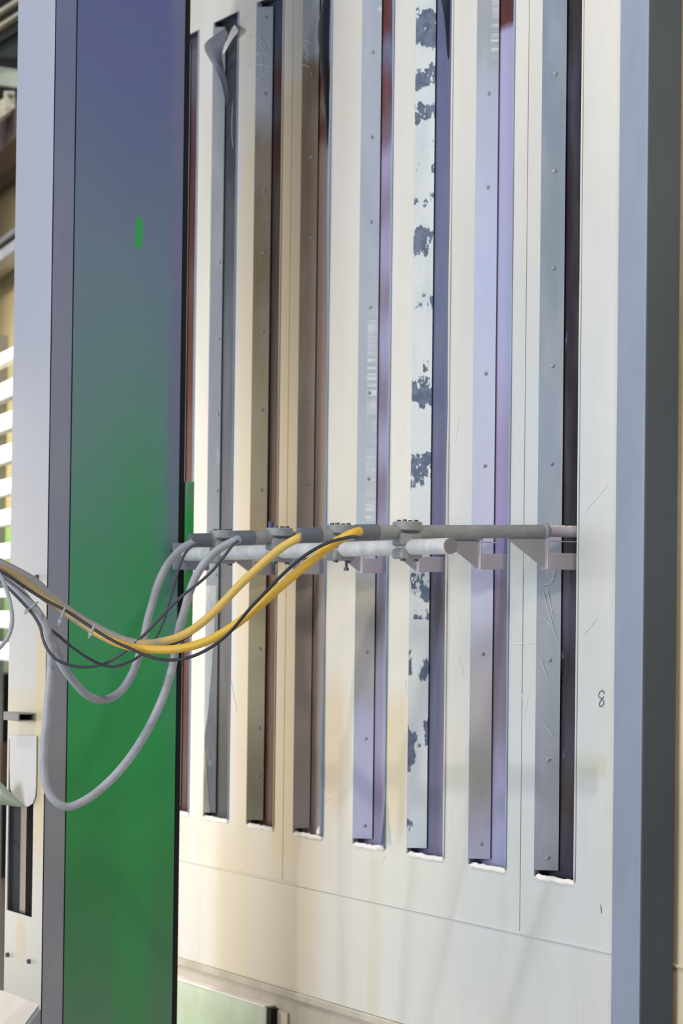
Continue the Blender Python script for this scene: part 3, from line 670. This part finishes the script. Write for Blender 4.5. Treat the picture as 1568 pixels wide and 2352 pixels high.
cable('hose', [(697, 1228, .015), (684, 1236), (655, 1252), (622, 1277), (588, 1308), (550, 1344), (515, 1381), (480, 1416), (445, 1444), (410, 1463), (375, 1473), (335, 1478), (295, 1473), (258, 1459), (220, 1440), (182, 1418), (145, 1392), (110, 1362), (78, 1334), (40, 1312), (0, 1292), (-60, 1262), (-120, 1236)], YR[6], 690, RH, HYEL, 'pale yellow hose, the upper of the two yellow ones', 'hose', .0, hg)
cable('hose', [(826, 1220, .015), (812, 1224), (786, 1236), (750, 1260), (712, 1290), (675, 1321), (640, 1351), (600, 1387), (560, 1420), (520, 1448), (480, 1470), (440, 1484), (400, 1491), (360, 1492), (320, 1489), (280, 1480), (242, 1464), (206, 1443), (170, 1419), (136, 1395), (100, 1370), (64, 1343), (28, 1318), (-10, 1300), (-60, 1275), (-120, 1250)], YR[7], 815, RH, HYEL2, 'bright yellow hose, the lower of the two yellow ones', 'hose', -.022, hg)
wg = 'thin wires running with the hoses'
RWI = .0033
cable('wire', [(466, 1246, .01), (452, 1248), (430, 1264), (416, 1290), (406, 1320), (398, 1350), (388, 1385), (374, 1430), (352, 1474), (325, 1503), (295, 1521), (262, 1531), (232, 1526), (200, 1510), (165, 1486), (135, 1461), (108, 1440), (84, 1418), (56, 1388), (26, 1352), (0, 1322), (-60, 1270)], YR[4], 440, RWI, WIRE, 'thin dark wire from the gun nearest the column, sagging over the panel', 'wire', -.02, wg)
cable('wire', [(548, 1242, .01), (534, 1252), (516, 1276), (490, 1308), (460, 1336), (424, 1364), (390, 1396), (356, 1432), (325, 1464), (292, 1492), (262, 1514), (232, 1527), (200, 1532), (170, 1530), (146, 1523), (126, 1512), (108, 1490), (98, 1465), (92, 1440), (76, 1412), (48, 1380), (14, 1346), (-30, 1305)], YR[5], 535, RWI, WIRE, 'thin dark wire crossing the panel to the second gun from the column', 'wire', -.04, wg)
cable('wire', [(700, 1222, .012), (688, 1223), (668, 1234), (645, 1252), (626, 1268), (590, 1304), (552, 1345), (512, 1388), (470, 1428), (440, 1455), (412, 1472), (380, 1484), (330, 1490), (286, 1487), (250, 1474), (212, 1452), (170, 1424), (128, 1392), (88, 1350), (55, 1322), (28, 1305), (-20, 1285), (-80, 1255)], YR[6], 690, RWI, WIREB, 'thin black wire along the upper yellow hose', 'wire', .012, wg)
cable('wire', [(822, 1234, .004), (808, 1233), (782, 1238), (752, 1247), (722, 1262), (692, 1282), (660, 1309), (628, 1340), (600, 1370), (576, 1395), (552, 1424), (528, 1452), (500, 1476), (468, 1496), (434, 1510), (400, 1516), (366, 1514), (332, 1504), (300, 1490), (264, 1474), (226, 1452), (190, 1428), (150, 1402), (104, 1378), (62, 1352), (30, 1330), (-20, 1300)], YR[7], 815, RWI, WIREB, 'thin black wire from the farthest gun, hanging below the lower yellow hose', 'wire', -.036, wg)
cable('wire', [(-30, 1285), (0, 1322), (14, 1352), (24, 1390), (28, 1424), (22, 1455), (8, 1478), (-14, 1500), (-50, 1530)], -.9, 130, .0045, HGREY, 'short grey wire bowing out at the left picture edge', 'wire', -.05, wg)
# cable ties
TIE = plain('tie_clear', (176, 182, 186), .4)
def tie(px, py, dx, dy, ln, label):
    c = P(px, py, Y=-.90-(130-min(px, 130))*.0007); ax = (RT*dx-UP*dy).normalized(); d = ax.cross(FW).normalized()
    m = MB(); pts = []
    R = ln*.00072
    for i in range(25):
        a = 2*math.pi*i/24; pts.append(c+ax*(math.cos(a)*R)+FW*(math.sin(a)*R*.9+.035))
    m.tube(pts, .0020, 8, cap=False)
    pts2 = [p+d*.0045 for p in pts]
    o = MB(); o.v = m.v; o.f = m.f
    o.box(0, 0, 0, 0, 0, 0) if False else None
    h = c-ax*R+FW*.02; o.obox(h, ax, d, FW, .0035, .004, .003)
    o.tube([h, h-ax*.006-UP*.003], .0018, 8)
    ob = o.build('cable_tie', TIE, smooth=50); origin_to(ob, c); tag(ob, label, 'cable tie', 'ties round the hoses'); return ob
tie(70, 1394, .75, -.66, 19, 'clear cable tie round the hoses, closest to the left edge')
tie(140, 1412, .35, -.94, 20, 'clear cable tie at the near edge of the green panel side')
tie(209, 1447, .4, -.92, 13, 'clear cable tie round the hoses in front of the green panel')

# ------------------------------------------------------------------ workshop behind, left of the column
BD = Vector((-math.cos(math.radians(10.1)), math.sin(math.radians(10.1)), 0)); BN = Vector((-BD.y, BD.x, 0)); UZ = Vector((0, 0, 1))
if BN.dot(FW) < 0: BN = -BN
DB = 9.0
def bgpoint(px, py, dd=0): return P(px, py, D=DB+dd)
def bgbar(name, mat, px, py, hpx, dep=.03, half=.35, dd=0, shift=.0, tilt=0):
    c = bgpoint(px, py, dd); hz_ = hpx*(DB+dd)/FPX/2
    return MB().obox(c+BD*shift, BD, BN, UZ, half, dep, hz_).build(name, mat, bevel=.006)
PROF = plain('profile_white', (255, 254, 252), .3, var=.02); 
rk = empty('profile_rack', bgpoint(64, 2200)); rk.location.z = 0
tag(rk, 'grey rack behind the column holding the white profiles', 'rack')
RKM = plain('rack_grey', (150, 148, 150), .5)
for s_ in (-.24, .48):
    b = bgpoint(18, 1500, 0)+BD*s_+BN*.045
    MB().box(b.x-.02, b.x+.02, b.y-.02, b.y+.02, 0, 2.6).build('upright', RKM, rk)
ords = ['topmost', 'second from the top', 'third from the top', 'fourth from the top', 'fifth from the top', 'sixth from the top', 'seventh from the top', 'eighth from the top', 'ninth from the top', 'lowest']
for i, (py, hp) in enumerate(((824, 26), (894, 27), (966, 27), (1039, 28), (1115, 24), (1184, 24), (1261, 24), (1362, 18), (1417, 26), (1490, 27))):
    o = bgbar('profile_bar', PROF, 15, py, hp, .022, .50)
    c = Vector(o.data.vertices[0].co); o2 = origin_to(o, bgpoint(15, py)-UZ*hp*DB/FPX/2)
    tag(o, 'white horizontal profile in the rack, '+ords[i], 'profile', 'white profiles in the rack')
    if i in (1, 2, 3, 4, 5, 6, 8, 9):
        u = bgpoint(15, py+hp*.5+6, 0)
        MB().obox(u, BD, BN, UZ, .50, .018, .009).build('shelf_arm', RKM, rk)
def bgwall():
    t = NT('wall_tan_green'); z = t.xyz()[2]; n = t.noise(5, 4, .6)
    mr = t.new('ShaderNodeMapRange'); t.lk(t.math('ADD', z, t.math('MULTIPLY', n, .05)), mr.inputs['Value']); mr.inputs['From Min'].default_value = 0; mr.inputs['From Max'].default_value = 4
    wz = lambda py: max(0, min(1, P(15, py, D=10.4).z/4))
    c = t.ramp(mr.outputs[0], [(wz(2260), rgb((214, 212, 204))), (wz(2000), rgb((150, 140, 130))), (wz(1900), rgb((110, 104, 100))), (wz(1580), rgb((60, 54, 48))), (wz(1520), rgb((84, 92, 72))), (wz(1230), rgb((108, 150, 70))), (wz(1160), rgb((160, 146, 100))), (wz(700), rgb((166, 150, 108))), (wz(380), rgb((150, 130, 96))), (wz(350), rgb((92, 76, 64))), (wz(250), rgb((70, 60, 52)))], 'LINEAR')
    return t.done(c, .6)
wc = P(15, 1300, D=10.4)
wl = MB().obox((wc.x+BD.x*2.4, wc.y+BD.y*2.4, 2.1), BD, BN, UZ, 4.6, .03, 2.1).build('wall_left', bgwall()); tag(wl, 'tan and green workshop wall far behind the column', 'wall', kind='structure')
o = bgbar('guide_rail', plain('steel_grey', (150, 150, 156), .35, .3), 14, 590, 26, .03, 1.5, .6, 1.1); tag(o, 'grey horizontal rail high on the tan wall', 'rail')
origin_to(o, bgpoint(14, 590, .6))
o2 = bgbar('guide_rail', plain('steel_dark', (96, 96, 98), .5), 14, 560, 14, .035, 1.5, .58, 1.1); origin_to(o2, bgpoint(14, 560, .58)); tag(o2, 'darker rail just above the grey horizontal rail', 'rail')
o = bgbar('roof_beam', plain('beam_brown', (82, 68, 62), .6), 14, 318, 100, .05, 1.6, .5, 1.1); origin_to(o, bgpoint(14, 318, .5)); tag(o, 'dark brown beam high up left of the column', 'beam')
# dark girder with two pale edges, lamp panel and bracket
gd_ = empty('overhead_girder', bgpoint(14, 100, .2)); tag(gd_, 'dark overhead girder with pale edge strips at top left', 'girder')
DK = plain('girder_dark', (78, 82, 78), .5); PL = plain('girder_edge', (228, 218, 198), .4)
def slanted(px0_, py0_, px1_, py1_, hpx, dd, dep, mat, name, par):
    a_, b_ = P(px0_, py0_, D=DB+dd), P(px1_, py1_, D=DB+dd); ax = (b_-a_); L = ax.length; ax.normalize(); n_ = ax.cross(FW).normalized(); w_ = ax.cross(n_)
    return MB().obox((a_+b_)/2, ax, n_, w_, L/2, hpx*(DB+dd)/FPX/2, dep).build(name, mat, par, bevel=.002)
slanted(-360, 284, 90, 14, 60, .2, .04, DK, 'web', gd_)
slanted(-360, 264, 90, -24, 8, .16, .05, PL, 'edge_strip', gd_)
slanted(-360, 302, 90, 8, 7, .15, .05, PL, 'edge_strip', gd_)
slanted(-360, 76, 90, 112, 58, .24, .04, plain('girder_flange_dark', (66, 70, 70), .6), 'lower_flange', gd_)  # flange slightly darker grey than the web
lp = slanted(-220, 140, 90, 190, 42, .3, .02, plain('lamp_cover', (228, 238, 216), .4), 'lamp_cover', None); origin_to(lp, bgpoint(10, 178, .3)); tag(lp, 'pale greenish lamp cover under the overhead girder', 'lamp')
bk = empty('cream_bracket', bgpoint(20, 270, .1)); tag(bk, 'cream cast bracket bolted above the dark brown beam', 'bracket')
CR = plain('bracket_cream', (224, 214, 194), .5)
slanted(-50, 290, 44, 226, 34, .1, .03, CR, 'arm', bk); slanted(24, 212, 24, 252, 26, .08, .03, CR, 'lug', bk)
q = P(21, 219, D=DB+.02); MB().tube([q, q+FW*.03], .007, 10).build('bolt', plain('bolt_green', (110, 140, 100), .5), bk)
mc = empty('dark_machine', (P(-10, 1800, D=9.6).x, P(-10, 1800, D=9.6).y, 0)); tag(mc, 'dark machine standing on the floor behind the column at left', 'machine')
a_ = P(-16, 1700, D=9.6)
z_lo, z_hi = P(5, 2010, D=9.6).z, P(5, 1545, D=9.6).z
MB().obox((a_.x, a_.y, (z_lo+z_hi)/2), BD, BN, UZ, .12, .1, (z_hi-z_lo)/2).build('cabinet', plain('cabinet_black', (22, 22, 24), .5), mc, bevel=.01)
MB().obox((a_.x, a_.y, z_lo/2), BD, BN, UZ, .09, .08, z_lo/2).build('plinth', plain('plinth_grey', (150, 140, 140), .5), mc)
q = P(10, 1760, D=9.48); MB().obox(q, BD, BN, UZ, .03, .02, .09).build('front_box', plain('box_orange', (84, 60, 42), .5), mc, bevel=.01, label='dull brown box')

# ------------------------------------------------------------------ lights
def area(name, loc, target, sx, sy, power, color):
    l = bpy.data.lights.new(name, 'AREA'); l.shape = 'RECTANGLE'; l.size = sx; l.size_y = sy; l.energy = power; l.color = color
    o = bpy.data.objects.new(name, l); col.objects.link(o); o.location = loc
    o.rotation_euler = (Vector(target)-Vector(loc)).to_track_quat('-Z', 'Y').to_euler(); return o
area('booth_lamp', (.95, -3.7, 6.2), (.3, 0, 1.3), .2, .15, 96, (1, .965, .92))
area('front_fill', (.7, -7.6, 2.0), (.1, 0, 1.5), 6.5, 2.0, 320, (.92, .97, 1))  # unseen broad fill added to light the wall evenly
area('warm_fill', (-1.7, -.86, 1.4), (-.7, 0, 1.1), .3, 1.7, 15, (1, .87, .67))  # unseen warm fill added behind the column to brighten the left wall
area('cool_side_fill', (5.0, 1.6, 4.2), (-.2, -.4, 1.8), 2.5, 2.5, 8, (.5, .66, 1))  # unseen cool fill added for the faces turned to the right
area('background_fill', (-4.6, -2.4, 3.2), (-3.5, .4, 1.7), .8, .8, 60, (1, .97, .9)).data.spread = 1.0  # unseen fill added to brighten the profiles in the background
area('far_wall_fill', (2.4, -.9, 3.0), (.95, .1, 1.4), .3, .3, 16, (1, .86, .66))  # unseen warm fill added for the beige wall past the post

w = bpy.data.worlds.new('World'); scene.world = w; w.use_nodes = True
w.node_tree.nodes['Background'].inputs[0].default_value = (.62, .74, 1, 1)
w.node_tree.nodes['Background'].inputs[1].default_value = .10

# ------------------------------------------------------------------ camera
cd = bpy.data.cameras.new('Camera'); co = bpy.data.objects.new('Camera', cd); col.objects.link(co)
M = Matrix(((RT.x, UP.x, -FW.x, CAM.x), (RT.y, UP.y, -FW.y, CAM.y), (RT.z, UP.z, -FW.z, CAM.z), (0, 0, 0, 1)))
co.matrix_world = M
cd.sensor_fit = 'HORIZONTAL'; cd.sensor_width = 24; cd.lens = FPX/W*24; cd.shift_y = SH/W
cd.clip_start = .05; cd.clip_end = 100
cd.dof.use_dof = True; cd.dof.focus_distance = 5.3; cd.dof.aperture_fstop = 5.6
scene.camera = co
scene.view_settings.view_transform = 'Standard'; scene.view_settings.look = 'None'; scene.view_settings.gamma = 1
scene.view_settings.use_curve_mapping = False
scene.view_settings.exposure = 0.02
